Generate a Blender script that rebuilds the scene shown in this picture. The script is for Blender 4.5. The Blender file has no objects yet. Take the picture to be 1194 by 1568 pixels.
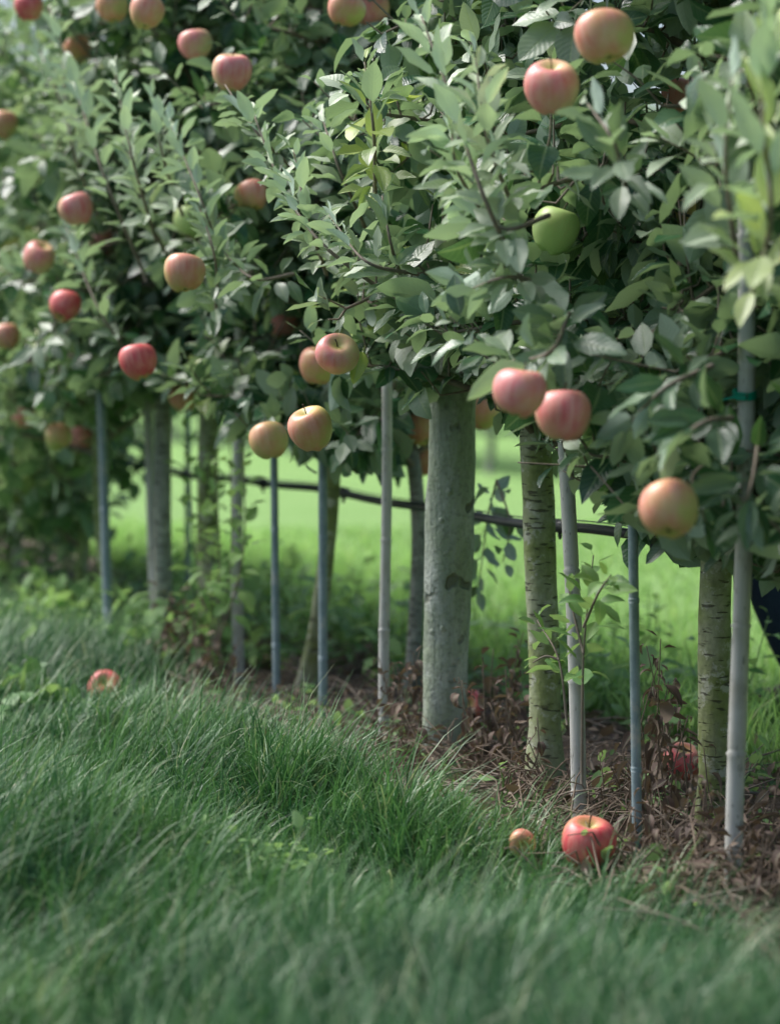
import bpy, math, numpy as np
from mathutils import Vector, Matrix
rng=np.random.default_rng(11)
R=lambda a,b:float(rng.uniform(a,b))
scene=bpy.context.scene
H=.85
PITCH=math.atan(210/3702)
U=np.array([-.342,.940,0.]); NN=np.array([.940,.342,0.]); P0=np.array([.56,3.93,0.])
# ---------- survey helpers: sight line from the tripod point met with a vertical plane parallel to the tree row
def ray(px,py):
    fx=(px-597)/3702; fy=-(py-784)/3702
    c,s=math.cos(PITCH),math.sin(PITCH)
    return np.array([fx,c+fy*s,-s+fy*c])
def W(px,py,n=1.87):
    r=ray(px,py); t=n/(r@NN); return np.array([0,0,H])+r*t
def G(px,py):
    r=ray(px,py); t=H/-r[2]; return np.array([0,0,H])+r*t
def row(s,n,z=0.):
    return P0+U*s+NN*(n-float(P0@NN))+np.array([0,0,z])
# ---------- node helpers
def newmat(name):
    m=bpy.data.materials.new(name); m.use_nodes=True; nt=m.node_tree
    for n in list(nt.nodes): nt.nodes.remove(n)
    return m,nt
class NB:
    def __init__(s,name):
        s.m,s.nt=newmat(name); s.out=s.n('ShaderNodeOutputMaterial')
    def n(s,t,**k):
        x=s.nt.nodes.new(t)
        for a,b in k.items(): setattr(x,a,b)
        return x
    def put(s,sock,v):
        if isinstance(v,bpy.types.NodeSocket): s.nt.links.new(v,sock)
        elif isinstance(v,(tuple,list)) and len(v)==3 and sock.type=='RGBA': sock.default_value=(*v,1)
        else: sock.default_value=v
    def math(s,op,a,b=0.,c=None,clamp=False):
        x=s.n('ShaderNodeMath',operation=op,use_clamp=clamp); s.put(x.inputs[0],a); s.put(x.inputs[1],b)
        if c is not None: s.put(x.inputs[2],c)
        return x.outputs[0]
    def mix(s,f,a,b,mode='MIX'):
        x=s.n('ShaderNodeMix',data_type='RGBA',blend_type=mode); s.put(x.inputs[0],f); s.put(x.inputs[6],a); s.put(x.inputs[7],b); return x.outputs[2]
    def ramp(s,f,lo,hi,a=0.,b=1.):
        x=s.n('ShaderNodeMapRange'); s.put(x.inputs[0],f); x.inputs[1].default_value=lo;x.inputs[2].default_value=hi;x.inputs[3].default_value=a;x.inputs[4].default_value=b
        return x.outputs[0]
    def noise(s,vec,scale,detail=4,rough=.55,sc=(1,1,1)):
        if sc!=(1,1,1):
            mp=s.n('ShaderNodeMapping'); mp.inputs[3].default_value=sc; s.put(mp.inputs[0],vec); vec=mp.outputs[0]
        x=s.n('ShaderNodeTexNoise'); s.put(x.inputs['Vector'],vec); x.inputs['Scale'].default_value=scale; x.inputs['Detail'].default_value=detail; x.inputs['Roughness'].default_value=rough
        return x.outputs[0]
    def bump(s,h,strength=.5,dist=.005):
        x=s.n('ShaderNodeBump'); s.put(x.inputs['Height'],h); x.inputs['Strength'].default_value=strength; x.inputs['Distance'].default_value=dist; return x.outputs[0]
    def bsdf(s,col,rough=.5,normal=None,spec=.5,**k):
        x=s.n('ShaderNodeBsdfPrincipled'); s.put(x.inputs['Base Color'],col); s.put(x.inputs['Roughness'],rough); s.put(x.inputs['Specular IOR Level'],spec)
        if normal is not None: s.put(x.inputs['Normal'],normal)
        for a,b in k.items(): s.put(x.inputs[a.replace('_',' ')],b)
        return x.outputs[0]
    def fin(s,sh): s.nt.links.new(sh,s.out.inputs[0]); return s.m
    def obj(s): return s.n('ShaderNodeTexCoord').outputs['Object']
    def pos(s): return s.n('ShaderNodeNewGeometry').outputs['Position']
    def attr(s,name,what='Color'):
        return s.n('ShaderNodeAttribute',attribute_name=name).outputs[what]
    def sep(s,v):
        x=s.n('ShaderNodeSeparateXYZ'); s.put(x.inputs[0],v); return x.outputs

def leafmat(name,dark,mid,young,yellow,under,rough=.29,trans=.25,tcol=(.34,.52,.12),fine=True):
    b=NB(name); lc=b.sep(b.attr('lc')); uv=b.sep(b.attr('luv','Vector'))
    base=b.mix(lc[0],dark,mid); base=b.mix(lc[1],base,young); base=b.mix(lc[2],base,yellow)
    au=b.math('ABSOLUTE',uv[0])
    rib=b.ramp(au,.03,.13,1,0)
    nrm=None
    if fine:
        vein=b.math('SINE',b.math('MULTIPLY',b.math('SUBTRACT',uv[1],b.math('MULTIPLY',au,.22)),58.))
        base=b.mix(b.math('MULTIPLY',b.ramp(vein,.55,1,0,1),.12),base,(.30,.40,.22))
        nrm=b.bump(b.math('SUBTRACT',b.math('MULTIPLY',vein,-.35),rib),.4,.001)
    base=b.mix(b.math('MULTIPLY',rib,.45),base,(.36,.46,.25))
    geo=b.n('ShaderNodeNewGeometry')
    und=b.mix(lc[1],under,tuple(min(c*1.95,.76) for c in under))
    col=b.mix(geo.outputs['Backfacing'],base,und)
    rg=b.math('ADD',rough,b.math('MULTIPLY',lc[1],.25))
    rg=b.math('ADD',rg,b.math('MULTIPLY',geo.outputs['Backfacing'],.25))
    p=b.bsdf(col,rg,nrm,.6)
    t=b.n('ShaderNodeBsdfTranslucent'); b.put(t.inputs[0],b.mix(.4,b.mix(1,col,(1.6,1.6,1.0),'MULTIPLY'),tcol))
    m=b.n('ShaderNodeMixShader'); m.inputs[0].default_value=trans
    b.nt.links.new(p,m.inputs[1]); b.nt.links.new(t.outputs[0],m.inputs[2])
    return b.fin(m.outputs[0])
M_leaf=leafmat('apple_leaf',(.014,.066,.040),(.050,.160,.066),(.70,.80,.60),(.58,.70,.10),(.31,.42,.33),trans=.22,tcol=(.25,.48,.08))
M_far=leafmat('apple_leaf_far',(.07,.17,.09),(.16,.29,.13),(.66,.75,.54),(.54,.46,.14),(.31,.42,.31),.5,fine=False)
M_weed=leafmat('weed_leaf',(.08,.23,.07),(.18,.39,.12),(.42,.62,.24),(.45,.58,.14),(.26,.42,.2),.5,.3,fine=False)
M_dead=leafmat('dry_leaf',(.08,.05,.04),(.23,.155,.12),(.44,.35,.27),(.36,.28,.17),(.22,.17,.13),.7,.1,(.3,.2,.12),fine=False)

def grassmat(name,c0,c1,c2,trans=.2,spec=.45):
    b=NB(name); lc=b.sep(b.attr('lc'))
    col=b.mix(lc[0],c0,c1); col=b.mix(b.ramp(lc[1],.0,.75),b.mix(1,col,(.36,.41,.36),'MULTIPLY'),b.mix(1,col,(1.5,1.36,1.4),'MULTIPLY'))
    col=b.mix(lc[2],col,c2)
    p=b.bsdf(col,.40,None,spec)
    t=b.n('ShaderNodeBsdfTranslucent'); b.put(t.inputs[0],b.mix(1,col,(1.3,1.4,.9),'MULTIPLY'))
    m=b.n('ShaderNodeMixShader'); m.inputs[0].default_value=trans
    b.nt.links.new(p,m.inputs[1]); b.nt.links.new(t.outputs[0],m.inputs[2])
    return b.fin(m.outputs[0])
M_grass=grassmat('grass_blade',(.020,.090,.034),(.115,.255,.098),(.54,.58,.38))
M_lawn=grassmat('lawn_blade',(.23,.44,.14),(.37,.58,.22),(.5,.52,.28),.33)

def barkmat(name,c0,c1,c2,lent=True,vs=(1,1,.35),moss=.5):
    b=NB(name); o=b.obj()
    n1=b.noise(o,14,5,.6,vs); n2=b.noise(o,70,4,.6); n3=b.noise(o,6,4,.65)
    col=b.mix(b.ramp(n1,.35,.65),c0,c1)
    col=b.mix(b.math('MULTIPLY',b.ramp(n3,.42,.58),moss),col,c2)
    col=b.mix(b.ramp(n2,.35,.7,0,.6),col,b.mix(1,col,(.5,.5,.48),'MULTIPLY'))
    n4=b.noise(o,28,5,.7); col=b.mix(b.ramp(n4,.55,.62,0,.75),col,(.58,.60,.50))
    h=b.math('ADD',n1,b.math('MULTIPLY',n2,.5))
    if lent:
        l=b.noise(o,60,2,.5,(.45,.45,2.4)); lm=b.ramp(l,.60,.66)
        col=b.mix(b.math('MULTIPLY',lm,.75),col,(.06,.055,.04)); h=b.math('SUBTRACT',h,b.math('MULTIPLY',lm,.6))
    return b.fin(b.bsdf(col,.8,b.bump(h,.9,.005),.3))
M_bark=barkmat('apple_bark',(.30,.34,.20),(.52,.56,.38),(.24,.31,.07),moss=.75)
M_barkg=barkmat('apple_bark_grey',(.28,.30,.26),(.46,.48,.42),(.32,.31,.21),moss=.3)
def simple(name,c,r=.5,c2=None,sc=30,spec=.5):
    b=NB(name); o=b.obj(); n=b.noise(o,sc,3); col=b.mix(n,c,c2 or tuple(x*1.5 for x in c))
    return b.fin(b.bsdf(col,r,b.bump(n,.15,.002),spec))
M_twig=simple('twig_bark',(.12,.095,.075),.75,(.33,.28,.23),60,.3)
M_dry=simple('dry_stem',(.11,.08,.06),.8,(.34,.27,.21),70,.2)
def postmat():
    b=NB('weathered_post_wood'); o=b.obj()
    n1=b.noise(o,26,5,.7,(1,1,.12)); n2=b.noise(o,11,5,.7,(1,1,.6)); n3=b.noise(o,80,3,.65)
    x=b.sep(o)
    col=b.mix(b.ramp(n1,.38,.62),(.28,.33,.28),(.60,.64,.57)); col=b.mix(b.ramp(n2,.42,.58,0,.75),col,(.32,.39,.26))
    col=b.mix(b.ramp(x[2],.55,.95,0,.6),col,(.24,.30,.20))
    col=b.mix(b.ramp(n3,.48,.66,0,.6),col,(.19,.22,.17))
    kn=b.noise(o,18,2,.5,(1,1,.8)); km=b.ramp(kn,.64,.70); col=b.mix(b.math('MULTIPLY',km,.75),col,(.10,.11,.07))
    h=b.math('ADD',b.math('ADD',n1,b.math('MULTIPLY',n2,1.2)),b.math('MULTIPLY',n3,.4)); h=b.math('SUBTRACT',h,b.math('MULTIPLY',km,.9))
    return b.fin(b.bsdf(col,.8,b.bump(h,1.,.009),.3))
M_post=postmat()
def bamboo():
    b=NB('weathered_bamboo'); o=b.obj()
    n1=b.noise(o,60,4,.6,(1,1,.05)); n2=b.noise(o,12,4)
    col=b.mix(n1,(.38,.38,.35),(.74,.74,.71)); col=b.mix(b.ramp(n2,.5,.7,0,.6),col,(.34,.33,.26))
    n3=b.noise(o,120,2,.6,(1,1,.3)); col=b.mix(b.ramp(n3,.62,.7,0,.7),col,(.16,.16,.14))
    return b.fin(b.bsdf(col,.6,b.bump(n1,.5,.002),.4))
M_bam=bamboo()
def metal():
    b=NB('painted_steel_blue_grey'); o=b.obj(); n2=b.noise(o,30,5,.7)
    col=b.mix(b.ramp(n2,.35,.7),(.20,.28,.31),(.36,.45,.48)); n3=b.noise(o,9,5,.7)
    col=b.mix(b.ramp(n3,.58,.66,0,.8),col,(.5,.5,.46))
    return b.fin(b.bsdf(col,.5,b.bump(n2,.2,.001),.5))
M_met=metal()
M_pipe=simple('black_polyethylene',(.022,.026,.032),.36,(.05,.06,.07))
M_tie=simple('green_plastic',(.0,.28,.19),.4)

def applemat(name,base,base2,blush,blush2,amt):
    b=NB(name); o=b.obj(); x=b.sep(o)
    n=b.noise(o,24,4,.65); n0=b.noise(o,9,2,.5); st=b.noise(o,75,3,.6,(1,1,.10))
    d=b.math('ADD',b.math('MULTIPLY',x[0],19.),b.math('MULTIPLY',x[2],8.))
    f=b.math('ADD',b.math('ADD',d,amt),b.math('MULTIPLY',b.math('SUBTRACT',n,.5),2.0))
    f=b.math('ADD',f,b.math('MULTIPLY',b.math('SUBTRACT',n0,.5),2.6))
    f=b.math('ADD',f,b.math('MULTIPLY',b.math('SUBTRACT',st,.5),1.2))
    f=b.ramp(f,-.35,1.25)
    c=b.mix(n,base,base2); bl=b.mix(b.ramp(st,.35,.65),blush,blush2)
    c=b.mix(f,c,bl)
    v=b.n('ShaderNodeTexVoronoi'); b.put(v.inputs['Vector'],o); v.inputs['Scale'].default_value=260
    dots=b.ramp(v.outputs['Distance'],.10,.2,1,0); c=b.mix(b.math('MULTIPLY',dots,.3),c,(.88,.72,.54))
    rr=b.math('SQRT',b.math('ADD',b.math('MULTIPLY',x[0],x[0]),b.math('MULTIPLY',x[1],x[1])))
    cav=b.ramp(rr,.006,.022,1,0)
    c=b.mix(b.math('MULTIPLY',cav,.8),c,(.58,.58,.16))
    return b.fin(b.bsdf(c,b.ramp(n,.3,.7,.30,.44),None,.45))
AM={'P':applemat('apple_skin_pink',(.88,.74,.36),(.88,.68,.36),(.86,.19,.21),(.93,.42,.38),.50),
    'R':applemat('apple_skin_red',(.86,.58,.28),(.86,.52,.26),(.76,.07,.10),(.88,.27,.24),.85),
    'O':applemat('apple_skin_orange',(.66,.64,.20),(.76,.62,.24),(.82,.24,.18),(.88,.44,.31),.35),
    'Y':applemat('apple_skin_yellow',(.56,.62,.18),(.68,.62,.24),(.80,.32,.19),(.84,.47,.28),.0),
    'G':applemat('apple_skin_green',(.54,.74,.24),(.64,.80,.33),(.60,.6,.2),(.65,.6,.22),-1.2)}
M_calyx=simple('calyx_brown',(.05,.035,.02),.8)

# ---------- mesh accumulators
def mkmesh(name,verts,faces,mats,attrs=None,smooth=True,fm=None):
    me=bpy.data.meshes.new(name); nv=len(verts); nf=len(faces)
    me.vertices.add(nv); me.vertices.foreach_set('co',np.ascontiguousarray(verts,dtype=np.float32).ravel())
    me.loops.add(nf*4); me.loops.foreach_set('vertex_index',np.ascontiguousarray(faces,dtype=np.int32).ravel())
    me.polygons.add(nf); me.polygons.foreach_set('loop_start',np.arange(0,nf*4,4,dtype=np.int32))
    if fm is not None: me.polygons.foreach_set('material_index',np.ascontiguousarray(fm,dtype=np.int32))
    me.polygons.foreach_set('use_smooth',np.full(nf,smooth))
    for k,(typ,arr) in (attrs or {}).items():
        a=me.attributes.new(k,typ,'POINT')
        a.data.foreach_set('color' if 'COLOR' in typ else 'vector',np.ascontiguousarray(arr,dtype=np.float32).ravel())
    for m in mats: me.materials.append(m)
    me.update(calc_edges=True)
    return me
def addobj(name,me,parent=None,loc=None):
    o=bpy.data.objects.new(name,me); scene.collection.objects.link(o)
    if parent is not None: o.parent=parent
    if loc is not None: o.location=loc
    return o
def empty(name,loc=(0,0,0)):
    o=bpy.data.objects.new(name,None); o.empty_display_size=.1; scene.collection.objects.link(o); o.location=loc; return o
class Tubes:
    def __init__(s): s.v=[];s.f=[];s.c=0
    def add(s,pts,rad,sides=6,lump=0.,cap=True):
        pts=np.asarray(pts,float); n=len(pts); rad=np.broadcast_to(rad,(n,)).astype(float)
        T=np.gradient(pts,axis=0); T/=np.linalg.norm(T,axis=1)[:,None]+1e-9
        ref=np.array([1.,0,0]) if abs(T[:,0]).mean()<.7 else np.array([0,0,1.])
        B=np.cross(T,ref); B/=np.linalg.norm(B,axis=1)[:,None]+1e-9; A=np.cross(B,T)
        th=np.linspace(0,2*np.pi,sides,endpoint=False)
        rr=rad[:,None]*np.ones(sides)
        if lump:
            z=np.arange(n)[:,None]*.35; ph=rng.uniform(0,6,4)
            rr=rr*(1+lump*(np.sin(th*2+z*.7+ph[0])*.5+np.sin(th*3-z*1.3+ph[1])*.35+np.sin(th+z*2.1+ph[2])*.3+rng.normal(0,.18,(n,sides))))
        P=pts[:,None,:]+rr[...,None]*(np.cos(th)[None,:,None]*A[:,None,:]+np.sin(th)[None,:,None]*B[:,None,:])
        idx=np.arange(n*sides).reshape(n,sides)+s.c
        a=idx[:-1];b=idx[1:]
        f=np.stack([a,np.roll(a,-1,1),np.roll(b,-1,1),b],-1).reshape(-1,4)
        s.v.append(P.reshape(-1,3)); s.f.append(f); s.c+=n*sides
        if cap and sides>=4:
            for k in (0,n-1):
                c=idx[k]; m=sides//2
                q=[[c[i],c[i+1],c[sides-2-i],c[sides-1-i]] for i in range(m-1)]
                s.f.append(np.array(q))
    def obj(s,name,mats,parent=None):
        return addobj(name,mkmesh(name,np.concatenate(s.v),np.concatenate(s.f),mats),parent)
def smoothline(pts,n=12):
    pts=np.asarray(pts,float)
    if len(pts)==2: t=np.linspace(0,1,n)[:,None]; return pts[0]*(1-t)+pts[1]*t
    p=np.vstack([2*pts[0]-pts[1],pts,2*pts[-1]-pts[-2]]); out=[]
    m=len(pts)-1; k=max(2,n//m)
    for i in range(m):
        a,b,c,d=p[i:i+4]; t=np.linspace(0,1,k,endpoint=False)[:,None]
        out.append(.5*((2*b)+(-a+c)*t+(2*a-5*b+4*c-d)*t**2+(-a+3*b-3*c+d)*t**3))
    out.append(pts[-1][None]); return np.vstack(out)
def nrm(a): return a/(np.linalg.norm(a,axis=-1,keepdims=True)+1e-9)
class Leaves:
    def __init__(s): s.d=[]
    def add(s,P,D,N,L,wid,fold,bend,lc):
        s.d.append((P,D,N,L,wid,fold,bend,lc))
    def cat(s): return [np.concatenate([x[i] for x in s.d]) for i in range(8)]
    def shoot(s,pts,sp=.02,L=.06,young=0.,a0=25,a1=65,t0=0.,yellow=0.,droop=.25,wid=.26,bendm=.9,foldm=.5,pet=True,rj=.25):
        seg=np.linalg.norm(np.diff(pts,axis=0),axis=1); cum=np.r_[0,np.cumsum(seg)]; tot=cum[-1]
        k=max(3,int(tot*(1-t0)/sp)); t=np.linspace(t0,1,k); d=t*tot
        P=np.stack([np.interp(d,cum,pts[:,i]) for i in range(3)],1)
        T=np.gradient(pts,axis=0); T=nrm(np.stack([np.interp(d,cum,T[:,i]) for i in range(3)],1))
        ref=nrm(np.cross(T,np.array([.3,.2,.1])+T[:, [1,2,0]])); B=np.cross(T,ref)
        ph=np.arange(k)*2.4+rng.uniform(0,6)+rng.normal(0,.3,k)
        Rd=ref*np.cos(ph)[:,None]+B*np.sin(ph)[:,None]
        a=np.radians(a0+(a1-a0)*t**1.6+rng.normal(0,10,k))
        D=Rd*np.cos(a)[:,None]+T*np.sin(a)[:,None]; D[:,2]-=droop*(1-t*.7)*rng.uniform(.2,1.4,k)
        D=nrm(D+rng.normal(0,.12,(k,3)))
        up=T*.8+np.array([0,0,.7])+rng.normal(0,rj,(k,3))
        Ls=L*(.8+.35*np.sin(np.pi*(.1+.75*t)))*rng.uniform(.7,1.2,k)*np.where(t>.85,.7,1)
        yg=np.clip(young*(.45+.65*t)+rng.normal(0,.08,k),0,1) if young>0 else np.clip(rng.normal(0.0,.05,k)+(t>.8)*.06,0,1)
        lc=np.stack([rng.uniform(0,1,k)**1.3,yg,np.clip(yellow*rng.uniform(.4,1.2,k),0,1),np.ones(k)],1)
        s.add(P,D,up,Ls,np.full(k,wid)*rng.uniform(.85,1.15,k),rng.uniform(.1,1.,k)*foldm*1.3,rng.uniform(-.2,1.5,k)*bendm,lc)
    def mesh(s,name,mat,parent=None,keep=None,lod=0):
        P,D,Nv,L,wd,fo,be,lc=s.cat()
        if keep is not None:
            m=keep(P+D*L[:,None]*1.1,P); P,D,Nv,L,wd,fo,be,lc=[q[m] for q in (P,D,Nv,L,wd,fo,be,lc)]
        k=len(P); X=nrm(np.cross(D,Nv)); Z=np.cross(X,D)
        if lod==0:
            t=np.array([-.30,0.,.10,.27,.46,.65,.82,.93,1.0]); u=np.array([-1,-.5,0,.5,1])
        elif lod==1:
            t=np.array([-.30,0.,.2,.5,.8,1.0]); u=np.array([-1,0,1.])
        else:
            t=np.array([0.,.35,.75,1.0]); u=np.array([-1,0,1.])
        tt=np.clip(t,0,1)
        prof=np.abs(np.sin(np.pi*tt**.82))**.8; prof[tt<=0]=.045; prof[-1]=.012
        if lod==2: prof[0]=.05
        S,C=len(t),len(u)
        ph=rng.uniform(0,6,k)[:,None,None]
        w=wd[:,None,None]*prof[None,:,None]
        asym=1+rng.normal(0,.05,(k,1,1))*u[None,None,:]
        if lod==0: asym=asym*(1+rng.normal(0,.05,(k,S,1))*(np.abs(u)==1)[None,None,:])
        x=w*u[None,None,:]*asym
        kk=np.where(np.abs(be)<.05,.05,be)[:,None,None]
        y=np.sin(kk*t[None,:,None])/kk; z=-(1-np.cos(kk*t[None,:,None]))/kk
        f=fo[:,None,None]
        au=np.abs(u)[None,None,:]
        x2=x*np.cos(f*.75); zz=np.abs(x)*np.sin(f)*(1-.35*au)+.035*np.sin(tt[None,:,None]*11+ph+u[None,None,:]*1.3)*au*(prof[None,:,None])
        y=np.broadcast_to(y,(k,S,C)); z=z+zz
        loc=np.stack([x2+0*y,y,z],-1)*L[:,None,None,None]
        V=P[:,None,None,:]+D[:,None,None,:]*(.30*L if lod<2 else .1*L)[:,None,None,None]+loc[...,0:1]*X[:,None,None,:]+loc[...,1:2]*D[:,None,None,:]+loc[...,2:3]*Z[:,None,None,:]
        g=np.arange(S*C).reshape(S,C)
        q=np.stack([g[:-1,:-1],g[:-1,1:],g[1:,1:],g[1:,:-1]],-1).reshape(-1,4)
        F=(q[None]+(np.arange(k)*S*C)[:,None,None]).reshape(-1,4)
        luv=np.zeros((k,S,C,3)); luv[...,0]=u[None,None,:]; luv[...,1]=t[None,:,None]
        LC=np.broadcast_to(lc[:,None,None,:],(k,S,C,4))
        me=mkmesh(name,V.reshape(-1,3),F,[mat],{'lc':('FLOAT_COLOR',LC.reshape(-1,4)),'luv':('FLOAT_VECTOR',luv.reshape(-1,3))})
        return addobj(name,me,parent)

# ---------- terrain
def th(x,y):
    n=x*NN[0]+y*NN[1]
    w=np.clip((1.72-n)/.35,0,1)
    h=.022*np.sin(x*5.1+1.3)*np.sin(y*4.3+.4)+.014*np.sin(x*9.7+y*6.1)+.01*np.sin(y*12.7-x*3.3)
    soil=.006*np.sin(x*23)*np.sin(y*19)+.01*np.sin(x*7+y*9)
    return h*w+soil*(1-w)*np.clip((4-n),0,1)
xs=np.r_[-400,-150,-60,-25,-12,-6,np.arange(-3,3.5,.07),6,12,25,60,150,400]
ys=np.r_[-60,-20,-5,0,np.arange(1.5,11,.07),13,17,24,40,80,160,300,500]
gx,gy=np.meshgrid(xs,ys); gz=th(gx,gy); gz=np.where((abs(gx)>3.2)|(gy>11.5)|(gy<1.4),0,gz)
gi=np.arange(gx.size).reshape(gx.shape)
gf=np.stack([gi[:-1,:-1],gi[:-1,1:],gi[1:,1:],gi[1:,:-1]],-1).reshape(-1,4)
def groundmat():
    b=NB('orchard_ground'); p=b.pos(); x=b.sep(p)
    n=b.math('ADD',b.math('MULTIPLY',x[0],.94),b.math('MULTIPLY',x[1],.342))
    ns=b.noise(p,3.5,3); n2=b.noise(p,45,6,.7); n3=b.noise(p,160,4,.7)
    nj=b.math('ADD',n,b.math('MULTIPLY',b.math('SUBTRACT',ns,.5),.45))
    m=b.math('MULTIPLY',b.ramp(nj,1.55,1.68),b.ramp(nj,2.5,2.7,1,0))
    soil=b.mix(b.ramp(n2,.3,.7),(.055,.042,.034),(.22,.17,.135)); soil=b.mix(b.ramp(n3,.5,.7,0,.6),soil,(.34,.29,.24))
    l1=b.noise(p,1.3,4,.6)
    lawn=b.mix(l1,(.27,.48,.15),(.38,.59,.23)); lawn=b.mix(b.ramp(n2,.35,.7,0,.35),lawn,(.24,.42,.13))
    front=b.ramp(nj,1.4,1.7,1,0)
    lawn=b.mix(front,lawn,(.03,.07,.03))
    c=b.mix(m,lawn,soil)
    return b.fin(b.bsdf(c,.95,b.bump(b.math('ADD',n2,b.math('MULTIPLY',n3,.6)),.9,.02),.15))
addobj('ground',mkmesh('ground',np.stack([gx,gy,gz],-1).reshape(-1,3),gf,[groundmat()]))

# ---------- grass
FALL=[(903,1348,'R',1.05,.30,-1.3,1),(160,1088,'R',1.05,.8,2.,0),(1047,1206,'R',.95,.5,-2.4,0),(718,1118,'R',.85,1.2,1.,0),(800,1338,'O',.55,1.5,2.,0)]
FP=np.array([G(f[0],f[1]) for f in FALL])
def blades(name,P,L,az,lean,curve,width,mat,lc,S=5):
    k=len(P); t=np.linspace(0,1,S)
    ang=lean[:,None]+curve[:,None]*t[None]
    dl=L[:,None]/(S-1)
    hx=np.cumsum(np.sin(ang)*dl,1)-np.sin(ang)*dl; hz=np.cumsum(np.cos(ang)*dl,1)-np.cos(ang)*dl
    dirx,diry=np.cos(az),np.sin(az)
    fa=az+np.pi/2+rng.normal(0,.7,k)
    wx,wy=np.cos(fa),np.sin(fa)
    w=width[:,None]*np.clip(1.08-t[None]**1.6,.06,1)*.5
    C=np.stack([P[:,0:1]+hx*dirx[:,None],P[:,1:2]+hx*diry[:,None],P[:,2:3]+hz],-1)
    Wv=np.stack([wx[:,None]*w,wy[:,None]*w,0*w],-1)
    V=np.stack([C-Wv,C+Wv],2)
    g=np.arange(S*2).reshape(S,2); q=np.stack([g[:-1,0],g[:-1,1],g[1:,1],g[1:,0]],-1)
    F=(q[None]+(np.arange(k)*S*2)[:,None,None]).reshape(-1,4)
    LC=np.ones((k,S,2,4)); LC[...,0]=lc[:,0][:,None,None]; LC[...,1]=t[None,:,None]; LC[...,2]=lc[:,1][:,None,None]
    return addobj(name,mkmesh(name,V.reshape(-1,3),F,[mat],{'lc':('FLOAT_COLOR',LC.reshape(-1,4))}))
def fld(x,y,a,b,c): return np.sin(x*a+c)*np.cos(y*b+c*1.7)+.5*np.sin(x*a*2.3+y*b*1.9+c*3)
nc=7800
cy=2.4+ (9.8-2.4)*rng.uniform(0,1,nc)**1.15; cx=rng.uniform(-2.4,1.2,nc)
vis=(cx>-.165*cy-.25)&(cx<.17*cy+.3)
keep=vis|(rng.uniform(0,1,nc)<.12)
nn=cx*NN[0]+cy*NN[1]; edge=1.60+.10*fld(cx,cy,4,3,.5)+rng.normal(0,.05,nc)
keep&=(nn<edge)
cx,cy=cx[keep],cy[keep]; nclump=len(cx)
per=np.where(cy<5.5,50,38); ids=np.repeat(np.arange(nclump),per)
k=len(ids); rad=np.abs(rng.normal(0,.04,k)); a=rng.uniform(0,2*np.pi,k)
bx=cx[ids]+rad*np.cos(a); by=cy[ids]+rad*np.sin(a)
windaz=.3+1.3*fld(bx,by,1.9,1.5,2.)
ccl=rng.normal(0,.8,nclump)
vx=np.cos(a)*rad*15+ .6*np.cos(windaz+ccl[ids]); vy=np.sin(a)*rad*15+.6*np.sin(windaz+ccl[ids])+rng.normal(0,.35,k); vx+=rng.normal(0,.35,k)
az=np.arctan2(vy,vx); hs=.85+.35*fld(bx,by,2.6,2.1,.8)
nb=bx*NN[0]+by*NN[1]
Lb=rng.uniform(.07,.20,k)*np.clip(hs,.42,1.4)*np.clip(1.2-(nb-1.3)*.7,.65,1.1)*rng.uniform(.55,1.35,nclump)[ids]
for q in FP[:4]:   # grass pressed down around windfalls
    dx=bx-q[0]; dy=by-q[1]; near=(np.abs(dx)<.075)&(dy<.08)&(dy>-.24); Lb=np.where(near,Lb*.30,Lb)
lc=np.stack([np.clip(.42+.25*fld(bx,by,3.3,2.7,1.1)+.22*rng.normal(0,1,nclump)[ids]+rng.normal(0,.30,k),0,1),(rng.uniform(0,1,k)<.05)*rng.uniform(.4,1,k)],1)
blades('grass',np.stack([bx,by,th(bx,by)-.005],1),Lb,az,np.clip(rng.normal(.22,.18,k),0,.9),rng.uniform(.3,2.1,k),rng.uniform(.0022,.0044,k),M_grass,lc)
# lawn beyond the row
k=36000
s_=rng.uniform(-3,9,k); n_=2.5+5*rng.uniform(0,1,k)**1.5; B=P0+U*s_[:,None]+NN*(n_-float(P0@NN))[:,None]
tall=np.clip(1.6-(n_-2.4)*1.1,0,1)
L=rng.uniform(.04,.07,k)+tall*rng.uniform(.03,.13,k)
lc=np.stack([rng.uniform(0,1,k),(rng.uniform(0,1,k)<.08)*rng.uniform(.3,1,k)],1)
blades('lawn_grass',np.stack([B[:,0],B[:,1],0*s_],1),L,rng.uniform(0,6.28,k),rng.uniform(0,.4,k),rng.uniform(.2,1.3,k),rng.uniform(.004,.007,k),M_lawn,lc,4)

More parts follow.
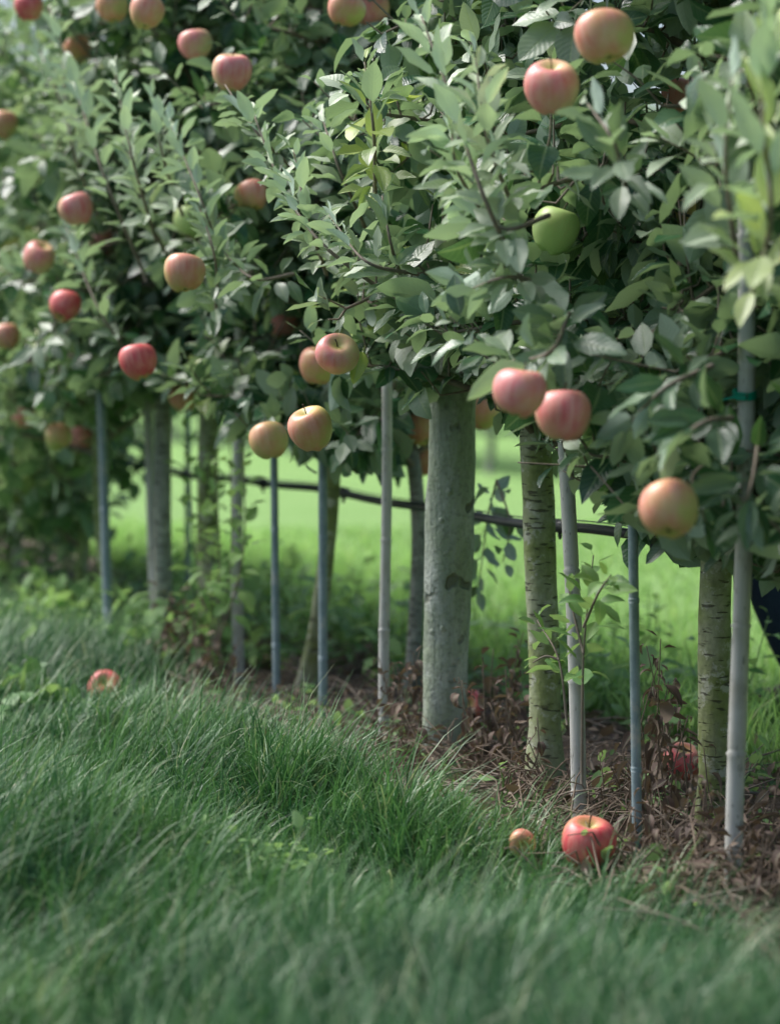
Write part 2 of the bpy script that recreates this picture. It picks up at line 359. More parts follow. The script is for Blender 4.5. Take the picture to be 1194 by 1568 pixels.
# ---------- apples
def apple_mesh(name,mat,r=.044,hh=.92,ph0=0):
    nt,npz=22,32; th_=np.linspace(.0,np.pi,nt); ph=np.linspace(0,2*np.pi,npz,endpoint=False)
    T,Pp=np.meshgrid(th_,ph,indexing='ij')
    rho=np.abs(np.sin(T))**.80; z=np.cos(T)*hh
    rho2=rho*(1+.11*z)*(1+.035*np.cos(5*Pp)*(z<0)*(-z)+.03*np.cos(2*Pp+1+ph0)+.018*np.cos(3*Pp+ph0))
    z=z-.34*np.exp(-(rho/.34)**2)*(T<1.57)+.20*np.exp(-(rho/.28)**2)*(T>1.57)-.045*np.cos(5*Pp)*np.exp(-((rho-.42)/.2)**2)*(T>1.57)
    z=z*(1+.06*np.cos(Pp+ph0))
    V=np.stack([rho2*np.cos(Pp),rho2*np.sin(Pp),z],-1).reshape(-1,3)*r
    idx=np.arange(nt*npz).reshape(nt,npz); a=idx[:-1];b=idx[1:]
    F=np.stack([a,b,np.roll(b,-1,1),np.roll(a,-1,1)],-1).reshape(-1,4)
    tb=Tubes(); zt=r*(hh-.34); tb.add([[0,0,zt-.002],[.001,0,zt+.012],[.004,.001,zt+.024]],[.0014,.0011,.0015],6)
    zb=-r*(hh-.20)
    for i in range(5):
        q=i*1.2566; tb.add([[0,0,zb+.001],[.003*math.cos(q),.003*math.sin(q),zb-.002],[.0055*math.cos(q+.3),.0055*math.sin(q+.3),zb-.003]],[.0012,.0016,.0004],4)
    tv=np.concatenate(tb.v); tf=np.concatenate(tb.f)+len(V)
    fm=np.r_[np.zeros(len(F)),np.ones(len(tf))]
    return mkmesh(name,np.vstack([V,tv]),np.vstack([F,tf]),[mat,M_calyx],fm=fm)
APM={k:[apple_mesh('apple_'+k,AM[k]),apple_mesh('apple_b'+k,AM[k],.0435,1.0,2.),apple_mesh('apple_c'+k,AM[k],.0435,.96,4.)] for k in AM}
AP=[(925,57,88,'O'),(845,135,85,'P'),(1115,60,70,'G'),(850,352,76,'G'),(920,485,62,'Y'),(795,600,90,'P'),(862,635,88,'P'),(878,582,60,'P'),(1023,780,95,'O'),(517,543,68,'P'),(487,560,58,'O'),(475,657,68,'O'),(412,675,60,'Y'),(645,655,52,'O'),(650,705,50,'O'),(560,590,45,'Y'),(283,417,66,'O'),(290,338,50,'G'),(385,300,55,'O'),(212,553,58,'R'),(282,608,47,'O'),(117,320,55,'P'),(60,395,52,'P'),(100,468,55,'R'),(10,515,50,'O'),(90,668,45,'Y'),(355,110,58,'P'),(300,68,52,'P'),(225,18,55,'O'),(172,10,50,'O'),(120,75,45,'O'),(610,140,50,'P'),(700,135,55,'P'),(530,15,58,'O'),(570,15,54,'P'),(1045,145,60,'P'),(1100,290,68,'R'),(1030,435,60,'G'),(1025,590,64,'Y'),(650,195,52,'Y'),(45,10,50,'R'),(5,190,45,'O'),(160,370,45,'P'),(435,495,50,'P'),(738,630,52,'O'),(40,640,40,'P'),(122,672,42,'P'),(1055,325,60,'Y')]
HID={(385,300),(1100,290),(650,195),(160,370),(435,495),(738,630),(40,640),(878,582),(1030,435),(1025,590),(570,15),(282,608),(1055,325),(1115,60)}
apples=[]
for (px,py,sz,ty) in AP:
    k_=ray(px,py); d=3702*.088/sz; n=min(max(d*(k_@NN),1.40),2.25)
    c=W(px,py,n); apples.append((c,ty,px,py))
CL=[(a[0],.041 if (a[2],a[3]) in HID else (.064 if (a[2],a[3])==(850,352) else .050)) for a in apples]
for py in (560,608,640,680,720,760): CL.append((W(1139,py,1.87),.02))
AC=np.array([c[0] for c in CL]); CLR=np.array([c[1] for c in CL])

# ---------- trees
ZS=np.array([-9,-.6,-.35,-.106,.18,.40,.6,.785,1.35,1.79,2.24,2.85,3.3,3.6,4.2,12]); ZZ=np.array([.60,.60,.62,.71,.80,.89,.86,.68,.67,.73,.765,.81,.79,.5,.25,.3])
def fruitclear(tip,base,k,dep=.8):
    eye=np.array([0,0,H])   # leaves do not cover fruit that hangs on the outside of the crown
    for a,cr in zip(AC,CLR):
        v=nrm(eye-a)
        for f,q in ((.55,1.),(.95,.85)):
            w=base*(1-f)+tip*f-a; t=w@v; dd=np.linalg.norm(w-t[:,None]*v,axis=1)
            k&=~((t>-.01)&(t<dep)&(dd<cr*q))
    return k
def zmin(s,n):
    zm=np.interp(s-(n-1.55)*2.4,ZS,ZZ); return .85-(.85-zm)*np.clip(n,1.3,2.2)/1.55
def keepfn(tip,base):
    mid=(tip+base)*.5
    k=np.minimum(tip[:,2],base[:,2])>zmin((mid-P0)@U,mid@NN)-.03+rng.uniform(-.035,.045,len(mid))
    return fruitclear(tip,base,k)
TREES=[((1.14,3.16),None),((.97,3.65),None),((.79,4.13),None),
 ('tr1',2.08,[(1100,700),(1096,850),(1094,1050),(1098,1275)],.030),
 ('tr2',2.0,[(812,500),(820,680),(826,850),(833,1000),(836,1195)],.033),
 ('tr7',2.2,[(590,520),(612,640),(635,720),(640,850),(628,1060)],.019),
 ('tr10',2.0,[(512,640),(505,800),(488,940),(465,1105)],.022),
 ('tr13',1.9,[(320,540),(318,780),(322,900),(328,1050)],.032),
 ((-.72,7.22),None),((-.90,7.72),None),((-1.07,8.2),None),((-1.24,8.7),None),((-1.41,9.2),None),((-1.6,9.7),None),((-1.78,10.2),None),((-1.96,10.7),None)]
tree_objs=[]
for ti,tr in enumerate(TREES):
    if tr[1] is None:
        (x,y)=tr[0]; base=np.array([x+R(-.02,.02),y,0]); 
        low=[base+[R(-.03,.03),0,z] for z in (1.1,.8,.4,-.05)]; r0=.026 if ti<9 else .02
    else:
        low=[W(px,py,tr[1]) for px,py in tr[2]]; base=low[-1].copy(); base[2]=0; low[-1][2]=-.05; r0=tr[3]
    top=[]
    zt=2.25 if ti<9 else 1.95
    for z in (2.35,1.9,1.5,1.2):
        if z>low[0][2]+.15 and z<zt+.12:
            top.append(np.array([low[0][0]+R(-.03,.03),low[0][1]+R(-.03,.03),z]))
    line=smoothline((top+low)[::-1],48)
    E=empty('apple_tree',tuple(base)); 
    zc=line[:,2]; rad=r0*np.interp(zc,[-.05,.03,.12,.8,2.4],[1.6,1.35,1.05,.92,.3])
    tb=Tubes(); tb.add(line,rad,20,.10)
    o=tb.obj('trunk',[M_bark if ti%3!=2 else M_barkg],E); o.matrix_parent_inverse=Matrix.Translation(-Vector(base))
    s0=(base-P0)@U
    zlow=float(zmin(s0,base@NN))-.02
    if ti>=11: zlow=max(zlow,.45)
    br=Tubes(); lv=Leaves()
    nl=46 if ti<9 else 26
    az0=R(0,6)
    for i in range(nl):
        z=zlow+(zt-zlow)*(max(0.,i+R(-.3,.3))/nl)**1.3; az=az0+i*2.4+R(-.3,.3)
        st=np.array([np.interp(z,zc,line[:,0]),np.interp(z,zc,line[:,1]),z])
        ln=R(.32,.56)*np.interp(z,[.6,1.6,2.3],[1,.9,.45]); 
        el=math.radians(R(0,42)) if z<1.9 else math.radians(R(30,65))
        d=np.array([math.cos(az)*math.cos(el),math.sin(az)*math.cos(el),math.sin(el)])
        side=nrm(np.cross(d,[0,0,1])); mid=st+d*ln*.5+side*R(-.05,.05); en=st+d*ln+np.array([0,0,-R(.02,.18) if z<1.6 else R(0,.1)])+side*R(-.08,.08)
        lift=max(0.,zmin((en-P0)@U,en@NN)+.05-en[2],(zmin((mid-P0)@U,mid@NN)+.03-mid[2])*1.3)
        if lift>.22: continue
        en[2]+=lift; mid[2]+=lift*.6; d=nrm(en-st)
        L_=smoothline([st,mid,en],12); br.add(L_,np.linspace(.009,.0028,len(L_)),6)
        ns=int(ln/.029)
        for j in range(ns):
            t=(j+.9+R(-.3,.3))/ns
            if t<.10: continue
            p=np.array([np.interp(t*(len(L_)-1),np.arange(len(L_)),L_[:,q]) for q in range(3)])
            q=rng.normal(0,1,3); q-=d*(q@d)*.6; q[2]+=.3; q=nrm(q); sl=R(.03,.08) if R(0,1)<.72 else R(.10,.2)
            e=p+q*sl*.6; f=p+nrm(q+np.array([0,0,.5]))*sl
            SL=np.array([p,e,f])
            if f[2]>zmin((f-P0)@U,f@NN)-.01: br.add(SL,[.0028,.0022,.0016],4,cap=False)
            SLs=smoothline(SL,6)
            yy=0. if R(0,1)<.86 else R(.15,.6)
            lv.shoot(SLs,.009 if sl<.1 else .014,R(.060,.092),yy,0,50,.1,yellow=(R(.3,.9) if R(0,1)<.03 else 0),droop=.65,wid=.30,bendm=.9,rj=.4)
        el2=R(.3,1.2); tip=en+nrm(nrm(en-mid)+np.array([0,0,el2]))*R(.06,.2)
        TS=smoothline([en,(en+tip)/2+[R(-.01,.01),R(-.01,.01),0],tip],8); br.add(TS,np.linspace(.0028,.0012,len(TS)),5)
        lv.shoot(TS,.014,R(.05,.072),R(.1,.5) if z<1.0 else R(.2,.9),20,62,.0,droop=.25,wid=.25,bendm=.7)
    if ti>=11:
        for i in range(44):
            p=base+np.array([R(-.35,.15),R(-.3,.3),R(.12,.6)]); e=p+np.array([R(-.1,.05),R(-.1,.1),R(.12,.3)])
            SS=smoothline([p,(p+e)/2+[R(-.02,.02)]*3,e],6); br.add(SS,[.002]*len(SS),4,cap=False); lv.shoot(SS,.014,.07,R(0,.3),15,50,droop=.4)
    o=br.obj('branches',[M_twig],E); o.matrix_parent_inverse=Matrix.Translation(-Vector(base))
    o=lv.mesh('leaves',M_leaf if ti<9 else M_far,E,keepfn,0 if 2<ti<8 else 1); o.matrix_parent_inverse=Matrix.Translation(-Vector(base))
    tree_objs.append((E,base))
def nearest(c):
    return min(tree_objs,key=lambda t:np.hypot(t[1][0]-c[0],t[1][1]-c[1]))
def shape_parent(o,E):
    o.parent=E; o.matrix_parent_inverse=Matrix.Translation(-E.location)
for i,(c,ty,px,py) in enumerate(apples):
    o=bpy.data.objects.new('fruit',APM[ty][i%3]); scene.collection.objects.link(o)
    o.location=c; toc=math.atan2(-c[1],-c[0])
    if (px,py)==(517,543): rot=Matrix.Rotation(math.radians(48),4,'X')@Matrix.Rotation(R(2.5,4),4,'Z')
    elif (px,py)==(1023,780): rot=Matrix.Rotation(math.radians(-30),4,'X')@Matrix.Rotation(math.radians(215),4,'Z')
    elif px==795: rot=Matrix.Rotation(math.radians(12),4,'Y')@Matrix.Rotation(toc-.3,4,'Z')
    else: rot=Matrix.Rotation(R(-.5,.4),4,'X')@Matrix.Rotation(R(-.4,.4),4,'Y')@Matrix.Rotation(toc+R(-1.3,.8),4,'Z')
    o.rotation_euler=rot.to_euler(); s=R(.93,1.05); o.scale=(s,s,s*(1.10 if ty=='G' else R(.95,1.04)))
    E,b=nearest(c); shape_parent(o,E)

# ---------- characteristic long young shoots
lv=Leaves(); br=Tubes()
SH=[(1.42,[(225,430),(160,270),(115,130),(75,10)],.062,.9),(1.42,[(240,370),(205,250),(175,105)],.06,1.0),
(1.5,[(585,445),(490,370),(430,280),(385,165)],.056,1.0),(1.5,[(575,310),(572,200),(558,95)],.065,.45),
(1.46,[(800,430),(740,300),(690,150),(645,25)],.066,1.1),(1.48,[(790,330),(745,210),(728,90)],.066,1.1),(1.46,[(740,330),(700,260),(690,190)],.062,1.1),
(1.58,[(1150,450),(1180,330),(1165,150),(1190,-20)],.08,.95),(1.6,[(1130,420),(1110,250),(1120,120)],.07,.85),(1.5,[(450,260),(395,205),(345,130)],.058,.6),
(1.6,[(560,350),(520,260),(490,170)],.06,.7),(1.5,[(350,430),(310,310),(260,190)],.058,.95),
(1.6,[(1090,560),(1010,600),(940,680)],.062,.2),(1.6,[(1120,640),(1070,650),(995,710)],.066,.1),(1.66,[(1110,700),(1060,730),(1080,800)],.066,.02),(1.7,[(1160,680),(1150,740),(1130,800)],.07,.02),(1.74,[(1120,700),(1110,760),(1095,810)],.07,.02),
(1.5,[(870,480),(840,540),(760,555)],.078,.3),(1.5,[(840,330),(770,350),(695,300)],.07,.9),
(1.5,[(820,430),(770,425),(705,450)],.07,.6),(1.55,[(450,420),(385,425),(325,365)],.058,.5),(1.42,[(210,560),(150,470),(95,330)],.06,.6),
(1.5,[(260,400),(215,300),(190,200)],.055,.95),(1.5,[(640,420),(560,400),(505,330)],.056,.85),(1.55,[(620,440),(600,380),(585,300)],.06,.3),
(1.45,[(150,330),(110,220),(95,90)],.058,1.0),(1.5,[(330,500),(330,400),(300,300)],.058,.4),(1.5,[(500,420),(470,330),(450,230)],.056,.95),
(1.5,[(280,330),(250,240),(235,150)],.056,.9),(1.45,[(130,260),(90,150),(55,60)],.056,.95),(1.55,[(960,300),(940,220),(900,160)],.062,.4)]
for n,pts,L,yg in SH:
    l=smoothline([W(a,b,n+(.12 if i==0 else 0)) for i,(a,b) in enumerate(pts)],20); br.add(l,np.linspace(.0045,.0015,len(l)),6)
    lv.shoot(l,.0130,L,yg,32,70,.08,yellow=.45 if (yg==.45 or n==1.58) else 0,droop=.02,wid=.24,bendm=.40,foldm=.9)
def prune(tip,base):
    return fruitclear(tip,base,np.ones(len(tip),bool))
E,b=tree_objs[4]
for o in (lv.mesh('young_leaves',M_leaf,None,prune),br.obj('young_shoots',[M_twig])): shape_parent(o,E)

def plant(name,shoots,mat,stemmat):
    lv=Leaves(); br=Tubes()
    for pts,sp,L,yg,t0 in shoots:
        l=smoothline(pts,14); br.add(l,np.linspace(.003,.0012,len(l)),5); lv.shoot(l,sp,L,yg,20,55,t0,yellow=.1,droop=.3,wid=.27)
    E=empty(name,tuple(np.array(shoots[0][0][0])*[1,1,0]))
    for o in (lv.mesh('leaves',mat),br.obj('stems',[stemmat])): shape_parent(o,E)
plant('apple_sucker',[([W(890,1200,1.78),W(893,1000,1.78),W(908,850,1.78)],.014,.05,.2,.4),([W(893,1000,1.78),W(880,950,1.78),W(870,900,1.78)],.013,.04,.3,.3),([W(893,960,1.78),W(915,910,1.76),W(935,880,1.74)],.012,.045,.3,.3)],M_weed,M_twig)
plant('apple_sucker',[([W(868,1110,1.8),W(855,1010,1.8),W(822,950,1.8)],.014,.05,.2,.3),([W(855,1010,1.8),W(835,1005,1.78),W(815,1015,1.76)],.013,.035,.3,.2)],M_weed,M_twig)
plant('apple_sucker',[([W(760,735,2.2),W(745,800,2.2),W(733,900,2.2)],.012,.065,0,.0),([W(760,735,2.2),W(780,800,2.2),W(770,860,2.2)],.03,.05,0,.2)],M_leaf,M_twig)
plant('apple_sucker',[([W(330,1000,1.8),W(300+q*18,850,1.8),W(285+q*22,650+30*(q%3),1.8)],.02,.055,.45,.25) for q in range(5)],M_weed,M_twig)

# ---------- stakes, post
def stake(name,n,a,b,r,kind,ztop=2.1):
    A=W(*a,n);B=W(*b,n); d=(A-B)/(A[2]-B[2]); base=B-d*B[2]
    zs=np.linspace(-.1,ztop,60); line=base+d*zs[:,None]
    tb=Tubes()
    if kind=='bam':
        nodes=np.arange(R(0,.15),ztop,.21); zs=np.sort(np.r_[np.linspace(-.1,ztop,30),nodes-.006,nodes,nodes+.004,nodes+.01]); line=base+d*zs[:,None]
        line[:,0]+=.004*np.sin(zs*5+R(0,6))
        rad=np.full(len(zs),r)*(1-.06*zs); 
        for q in nodes: rad[np.abs(zs-q)<.0015]*=1.16; rad[np.abs(zs-q-.004)<.001]*=.92
        tb.add(line,rad,14); mat=M_bam
    else:
        tb.add(line,r,14); mat=M_met
        for q in np.arange(.15,ztop,.3): tb.add([base+d*(q-.005),base+d*q,base+d*(q+.005)],[r*1.05,r*1.12,r*1.05],14)
    E=empty(name,tuple(base)); o=tb.obj('pole',[mat]); shape_parent(o,E)
    return E,base,d
stake('bamboo_stake',1.87,(1142,450),(1125,1375),.0150,'bam',1.35)
stake('metal_stake',1.87,(967,700),(975,1297),.0090,'met',.80)
stake('bamboo_stake',1.9,(858,400),(885,1243),.0150,'bam',1.0)
stake('bamboo_stake',1.9,(590,560),(590,1145),.0125,'bam',.85)
stake('metal_stake',1.88,(494,640),(495,1117),.0110,'met',.80)
stake('metal_stake',1.86,(419,640),(424,1095),.0100,'met',.80)
stake('bamboo_stake',1.87,(366,560),(365,1050),.0160,'bam',1.0)
stake('metal_stake',2.2,(288,600),(288,900),.0100,'met',1.2)
stake('bamboo_stake',1.87,(222,540),(243,1000),.0170,'bam',2.1)
stake('metal_stake',1.66,(148,360),(166,960),.0140,'met',1.7)
stake('bamboo_stake',1.8,(38,50),(28,930),.018,'bam')
A=W(700,380,1.93);B=W(678,1172,1.93); d=(A-B)/(A[2]-B[2]); base=B-d*B[2]
zs=np.linspace(-.15,2.5,130); line=base+d*zs[:,None]; rad=np.interp(zs,[-.15,.0,.15,.5,1.,2.5],[.047,.047,.050,.053,.050,.044])
tb=Tubes(); tb.add(line,rad,32,.05)
for q in range(9):
    z=R(.1,1.2); a=R(3.2,6.2); c=base+d*z+np.array([math.cos(a),math.sin(a),0])*.047
    o_=np.array([math.cos(a),math.sin(a),.3]); tb.add([c-o_*.012,c,c+o_*.005,c+o_*.007],[.014,.012,.006,.002],8)
E=empty('wooden_post',tuple(base)); shape_parent(tb.obj('post',[M_post]),E)
tb=Tubes(); c=W(1139,608,1.87); th_=np.linspace(0,2*np.pi,20)
for dz in (0,.004,.009): tb.add(np.stack([c[0]+.0175*np.cos(th_),c[1]+.0175*np.sin(th_),c[2]+dz+.004*np.sin(th_)],1),.0025,5)
tb.add([c+[-.016,-.006,0],c+[-.035,-.01,-.004],c+[-.05,.02,-.003]],.0022,5); tb.obj('plant_tie',[M_tie])
tb=Tubes(); sv=np.linspace(-4,9,140); L=np.array([row(s,2.14,.522+.006*math.sin(s*2.6)+.003*math.sin(s*7)) for s in sv]); L[:,0]+=.004*np.sin(sv*4)
tb.add(L,.0108,12)
for s in (-.9,-.35,.28,.85,1.3,2.05,2.75,3.5,4.4,5.2):
    c=row(s,2.14,.522+.006*math.sin(s*2.6)+.003*math.sin(s*7)); tb.add([c-U*.022,c-U*.018,c-U*.006,c+U*.006,c+U*.018,c+U*.022],[.012,.015,.0135,.0135,.015,.012],12)
    tb.add([c,c+[0,-.004,-.02],c+[0,-.004,-.028]],[.005,.005,.003],8)
wire=np.array([row(s,2.14,.537+.006*math.sin(s*2.6)+.003*math.sin(s*7)) for s in sv]); tb.add(wire,.0014,5)
tb.obj('irrigation_pipe',[M_pipe])

# ---------- fallen apples
for (px,py,ty,sz,rx,rz,var),g in zip(FALL,FP):
    o=addobj('fallen_apple',APM[ty][var]); o.location=(g[0],g[1]+.03,th(g[0],g[1])+.042*sz+{160:.04,800:.02,1047:.02,718:.02}.get(px,0)); o.rotation_euler=(Matrix.Rotation(rx,4,'X')@Matrix.Rotation(rz,4,'Z')).to_euler(); o.scale=(sz,)*3

# ---------- litter: twigs, dry leaves, dried weeds
tb=Tubes()
for i in range(1000):
    s=R(-1.2,5.5); n=R(1.6,2.5); c=row(s,n,.006+R(0,.03)); a=R(0,6.28); ln=R(.03,.20); v=np.array([math.cos(a),math.sin(a),R(-.05,.4)])*ln
    tb.add([c,c+v*.5+[R(-.01,.01),R(-.01,.01),R(0,.01)],c+v],[R(.0015,.005),.002,.001],5)
tb.obj('fallen_twigs',[M_twig])
tb=Tubes()   # tangle of dry stems under the nearest trees
for i in range(620):
    cl=rng.integers(0,9); cc=[(-.45,1.95),(-.2,2.0),(.05,2.0),(.25,1.85),(.0,1.75),(.55,1.85),(.85,1.95),(-.5,1.7),(1.2,1.9)][cl]
    c=row(cc[0]+float(rng.normal(0,.10)),cc[1]+float(rng.normal(0,.09)),R(0,.03)); a=R(0,6.28); ln=R(.05,.17); v=np.array([math.cos(a),math.sin(a),R(.05,1.1)]); v=v/np.linalg.norm(v)*ln
    tb.add([c,c+v*.5+[R(-.015,.015),R(-.015,.015),R(.0,.02)],c+v+[0,0,-R(0,.03)]],[R(.0012,.003),.0016,.0008],5)
tb.obj('dry_stem_tangle',[M_dry])
lv=Leaves(); k=2800
s=rng.uniform(-1.5,6,k); n=rng.uniform(1.58,2.6,k); P=P0+U*s[:,None]+NN*(n-float(P0@NN))[:,None]; P[:,2]=rng.uniform(.004,.03,k)
D=rng.normal(0,1,(k,3)); D[:,2]*=.35; D=nrm(D)
lv.add(P,D,np.array([0,0,1.])+rng.normal(0,.6,(k,3)),rng.uniform(.02,.055,k),rng.uniform(.15,.3,k),rng.uniform(.2,1.4,k),rng.uniform(-2.5,2.5,k),np.stack([rng.uniform(0,1,k),rng.uniform(0,.7,k)**2,rng.uniform(0,.25,k),np.ones(k)],1))
lv.mesh('leaf_litter',M_dead,None,lambda t,b:np.all([np.hypot(b[:,0]-q[0],b[:,1]-q[1]+.03)>.09 for q in FP],axis=0),1)
def dryweeds(cx_list):
    for (px,py,hpx,num) in cx_list:
        g=G(px,py); sc=g[1]/3702; lv=Leaves(); br=Tubes()
        for i in range(num):
            b0=g+np.array([R(-.05,.05),R(-.06,.06),0]); h=hpx*sc*R(.5,1.05); t=b0+np.array([R(-.05,.05),R(-.05,.05),h]); l=smoothline([b0,(b0+t)/2+[R(-.02,.02),R(-.02,.02),0],t],10)
            br.add(l,np.linspace(.002,.001,len(l)),5); lv.shoot(l,.017,R(.028,.048),0.,-30,20,.2,droop=1.2,wid=.28,bendm=2.5,foldm=1.6)
        E=empty('dried_weed',tuple(g))
        for o in (lv.mesh('leaves',M_dead),br.obj('stems',[M_dry])): shape_parent(o,E)
dryweeds([(760,1190,180,9),(800,1215,120,7),(745,1160,90,6),(625,1150,210,7),(600,1165,130,6),(650,1180,90,6),(1000,1290,320,5),(1055,1240,260,3),(1030,1330,150,7),(1080,1370,130,9),(1000,1350,100,6),(940,1250,110,6),(290,1045,150,9),(340,1060,120,7),(270,1040,90,6),(1160,1350,160,10),(1180,1390,120,9),(700,1190,70,5),(540,1120,60,5),(870,1240,70,5),(1010,1250,140,5),(1130,1300,140,6),(780,1150,200,5),(740,1150,100,6),(1060,1390,70,8)])

# ---------- broadleaf weeds
def weeds(name,cnt,srange,nrange,hr,Lr,yg,mat=M_weed,wid=.3):
    lv=Leaves(); br=Tubes()
    for i in range(cnt):
        b0=row(R(*srange),R(*nrange)); h=R(*hr)
        for q in range(rng.integers(2,5)):
            t=b0+np.array([R(-.08,.08),R(-.08,.08),h*R(.5,1)]); l=smoothline([b0,(b0+t)/2+[R(-.02,.02),R(-.02,.02),0],t],7)
            br.add(l,np.linspace(.0025,.0012,len(l)),4,cap=False); lv.shoot(l,.022,R(*Lr),yg*R(.3,1.3)+.01,5,45,.1,droop=.5,wid=wid)
    E=empty(name); lv.mesh('leaves',mat,E,None,1); br.obj('stems',[M_weed],E)
weeds('broadleaf_weed_patch',110,(2.9,5.5),(1.6,2.6),(.08,.28),(.05,.09),.5)
weeds('broadleaf_weed_patch',85,(3.3,7.5),(1.3,1.75),(.06,.18),(.05,.09),.45)
weeds('nettle_patch',40,(1.4,3.6),(2.2,2.9),(.10,.28),(.045,.07),.4)
weeds('seedling_weed_patch',90,(-.9,2.7),(1.7,2.6),(.02,.10),(.02,.045),.4)
weeds('clover_patch',12,(.12,.36),(1.06,1.18),(.09,.14),(.020,.030),.4,wid=.45)
weeds('dock_plant_patch',10,(2.2,2.6),(1.12,1.25),(.05,.13),(.05,.09),.1)

# ---------- neighbouring rows
def lowtree(seed):
    r_=np.random.default_rng(seed); lv=Leaves(); k=2300
    z=r_.uniform(.85,3.0,k); rad=np.interp(z,[.8,1.2,3.0],[.5,.65,.3])*r_.uniform(0,1,k)**.5; a=r_.uniform(0,6.28,k)
    cl=.75+.35*np.sin(a*3+z*5+seed)
    P=np.stack([rad*cl*np.cos(a),rad*cl*np.sin(a),z],1); D=nrm(np.stack([np.cos(a),np.sin(a),r_.normal(0,.6,k)],1)+r_.normal(0,.5,(k,3)))
    lv.add(P,D,np.array([0,0,1.])+r_.normal(0,.5,(k,3)),r_.uniform(.08,.13,k),np.full(k,.3),r_.uniform(.2,.8,k),r_.uniform(0,1,k),np.stack([r_.uniform(0,1,k),r_.uniform(0,.7,k)**2,(r_.uniform(0,1,k)<.04)*.7,np.ones(k)],1))
    o=lv.mesh('crown',M_far,None,None,2); tb=Tubes(); tb.add(smoothline([[0,0,-.05],[.03,0,.8],[-.02,.02,1.6],[0,0,2.8]],12),np.linspace(.04,.012,13),8)
    t=tb.obj('trunk',[M_barkg]); me1,me2=o.data,t.data; bpy.data.objects.remove(o); bpy.data.objects.remove(t); return me1,me2
low=[lowtree(3),lowtree(8),lowtree(15)]
for rn,(nr,s0,s1,stp) in enumerate([(8.0,-6,40,.95),(13.0,-8,60,1.4),(19.,-10,80,1.8)]):
    E=empty('distant_apple_tree_row'); s=s0; i=0
    while s<s1:
        c,t=low[rng.integers(0,3)]; p=row(s+R(-.15,.15),nr+R(-.1,.1)); rz=R(0,6.28); sc=R(.9,1.15)*(1 if rn==0 else 1.3)
        for me,nm in ((c,'crown'),(t,'trunk')):
            o=addobj(nm,me,E,tuple(p)); o.rotation_euler=(0,0,rz); o.scale=(sc,sc,R(.85,1.0))
        if rn==0 and i%2==0:
            for q in range(5):
                a=R(0,6.28); o=addobj('fruit',APM['P' if q%2 else 'R'][0],E,(p[0]+.5*math.cos(a),p[1]+.5*math.sin(a),R(.9,2.2)))
        s+=stp; i+=1

# ---------- person crouching beyond the row, mostly outside the frame
def skin(name,verts,edges,mat,parent,sub=2):
    me=bpy.data.meshes.new(name); me.from_pydata([v[:3] for v in verts],edges,[]); o=bpy.data.objects.new(name,me); scene.collection.objects.link(o)
    md=o.modifiers.new('s','SKIN'); 
    for i,v in enumerate(verts):
        r=v[3]; sv=me.skin_vertices[0].data[i]; sv.radius=(r,r); sv.use_root=(i==0)
    ms=o.modifiers.new('b','SUBSURF'); ms.levels=sub; ms.render_levels=sub; me.materials.append(mat); o.parent=parent
    md.use_smooth_shade=True
    return o
M_jean=simple('navy_denim',(.014,.022,.045),.85,(.03,.045,.08),80,.2); M_jack=simple('dark_jacket',(.03,.035,.045),.8,None,40,.2); M_skin=simple('skin',(.55,.33,.24),.5,(.6,.38,.28)); M_hair=simple('hair',(.03,.02,.012),.6); M_shoe=simple('shoe_leather',(.06,.04,.03),.6)
PE=empty('person',(1.285,6.15,0))
skin('trousers',[(0,0,.40,.13),(-.06,-.09,.41,.09),(-.22,-.13,.42,.072),(-.375,-.15,.40,.058),(-.33,-.15,.28,.058),(-.26,-.15,.10,.045),
  (.02,.09,.38,.10),(-.06,.12,.24,.085),(-.16,.13,.10,.065),(-.02,.13,.075,.055),(.16,.13,.09,.045),(.02,0,.52,.13)],
  [(0,1),(1,2),(2,3),(3,4),(4,5),(0,6),(6,7),(7,8),(8,9),(9,10),(0,11)],M_jean,PE)
skin('jacket',[(.06,0,.50,.135),(.06,0,.66,.14),(.06,0,.80,.15),(.05,0,.90,.10),(.04,-.16,.88,.065),(.08,-.22,.68,.05),(-.10,-.17,.56,.036),(.04,.16,.88,.065),(.08,.22,.70,.05),(-.10,.16,.56,.036),(.04,0,.95,.055)],
  [(0,1),(1,2),(2,3),(3,4),(4,5),(5,6),(3,7),(7,8),(8,9),(3,10)],M_jack,PE)
skin('head',[(.04,0,.94,.05),(.025,0,1.0,.052),(.01,0,1.07,.085),(.015,0,1.15,.085),(-.035,0,1.03,.045)],[(0,1),(1,2),(2,3),(2,4)],M_skin,PE)
skin('nose',[(-.07,0,1.08,.012),(-.092,0,1.065,.013)],[(0,1)],M_skin,PE,1)
for sy in (-1,1): skin('ear',[(.025,sy*.085,1.09,.016),(.03,sy*.09,1.065,.012)],[(0,1)],M_skin,PE,1)
skin('hair',[(.05,0,1.12,.095),(.03,0,1.18,.085),(.085,0,1.05,.07)],[(0,1),(0,2)],M_hair,PE)
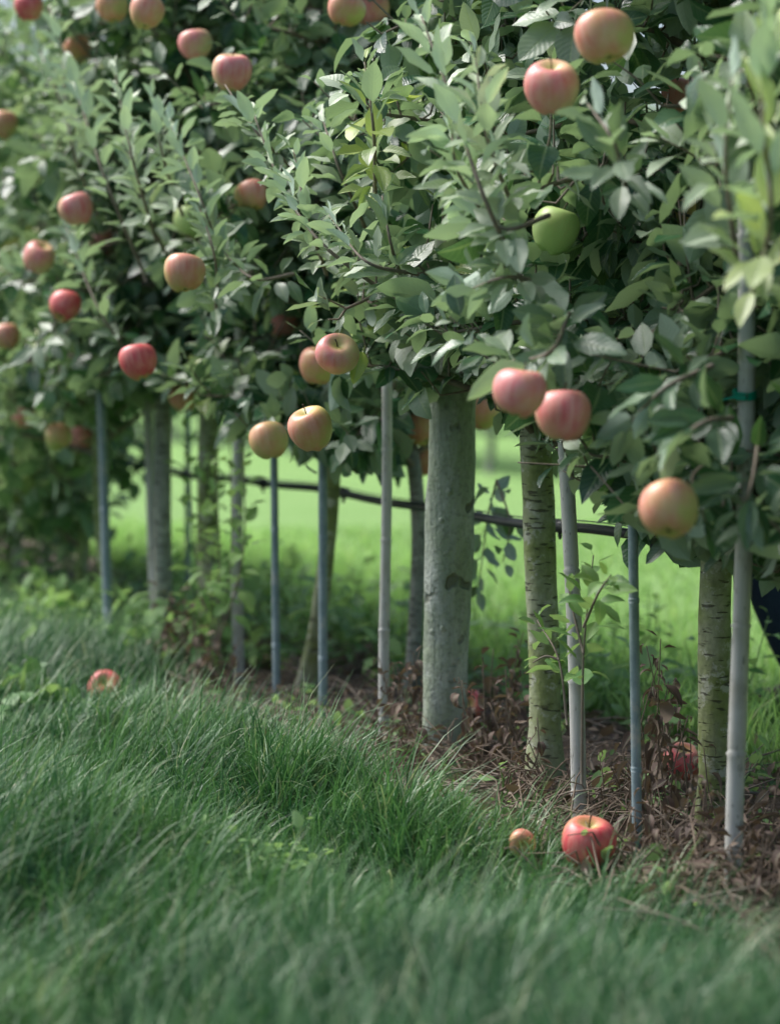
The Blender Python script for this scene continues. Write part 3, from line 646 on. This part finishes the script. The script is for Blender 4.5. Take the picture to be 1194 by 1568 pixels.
for (hx,hy,hz) in ((-.11,-.165,.55),(-.11,.155,.55)):
    vs=[(hx,hy,hz,.024),(hx-.03,hy,hz-.012,.026),(hx-.06,hy,hz-.03,.024)]; es=[(0,1),(1,2)]
    for f in range(4):
        y=hy-.03+f*.02; l=(.055,.07,.075,.06)[f]; i=len(vs); vs+=[(hx-.07,y,hz-.032,.009),(hx-.07-l*.4,y,hz-.045,.008),(hx-.07-l*.55,y,hz-.07,.007)]; es+=[(2,i),(i,i+1),(i+1,i+2)]
    i=len(vs); vs+=[(hx-.04,hy-.035,hz-.02,.010),(hx-.06,hy-.05,hz-.035,.009)]; es+=[(1,i),(i,i+1)]
    skin('hand',vs,es,M_skin,PE,1)
skin('shoe',[(-.22,-.15,.045,.042),(-.30,-.15,.04,.045),(-.39,-.15,.03,.035)],[(0,1),(1,2)],M_shoe,PE)
skin('shoe',[(.17,.13,.08,.042),(.20,.13,.05,.042),(.14,.13,.03,.035)],[(0,1),(1,2)],M_shoe,PE)

# ---------- light, world, camera
az=math.radians(-58)
el=math.radians(50)
w=bpy.data.worlds.new('World'); scene.world=w; w.use_nodes=True; nt=w.node_tree; bg=nt.nodes['Background']
sky=nt.nodes.new('ShaderNodeTexSky'); sky.sky_type='NISHITA'; sky.sun_disc=False; sky.sun_elevation=el; sky.sun_rotation=az; sky.air_density=1.0; sky.dust_density=3.0; sky.ozone_density=.8
nt.links.new(sky.outputs[0],bg.inputs[0]); bg.inputs[1].default_value=.15
sd=bpy.data.lights.new('sun','SUN'); sd.energy=5.0; sd.angle=math.radians(36); sd.color=(1,.98,.95)
so=bpy.data.objects.new('sun',sd); scene.collection.objects.link(so)
tosun=Vector((math.sin(az)*math.cos(el),math.cos(az)*math.cos(el),math.sin(el))); so.rotation_euler=tosun.to_track_quat('Z','Y').to_euler()
cam=bpy.data.cameras.new('camera'); co=bpy.data.objects.new('camera',cam); scene.collection.objects.link(co); scene.camera=co
co.location=(0,0,H); co.rotation_euler=(math.pi/2-PITCH,0,0)
cam.sensor_fit='VERTICAL'; cam.sensor_height=36; cam.sensor_width=36; cam.lens=85; cam.clip_end=1500; cam.clip_start=.05
cam.dof.use_dof=True; cam.dof.focus_distance=4.6; cam.dof.aperture_fstop=2.6
scene.view_settings.view_transform='Standard'; scene.view_settings.look='None'; scene.view_settings.exposure=0
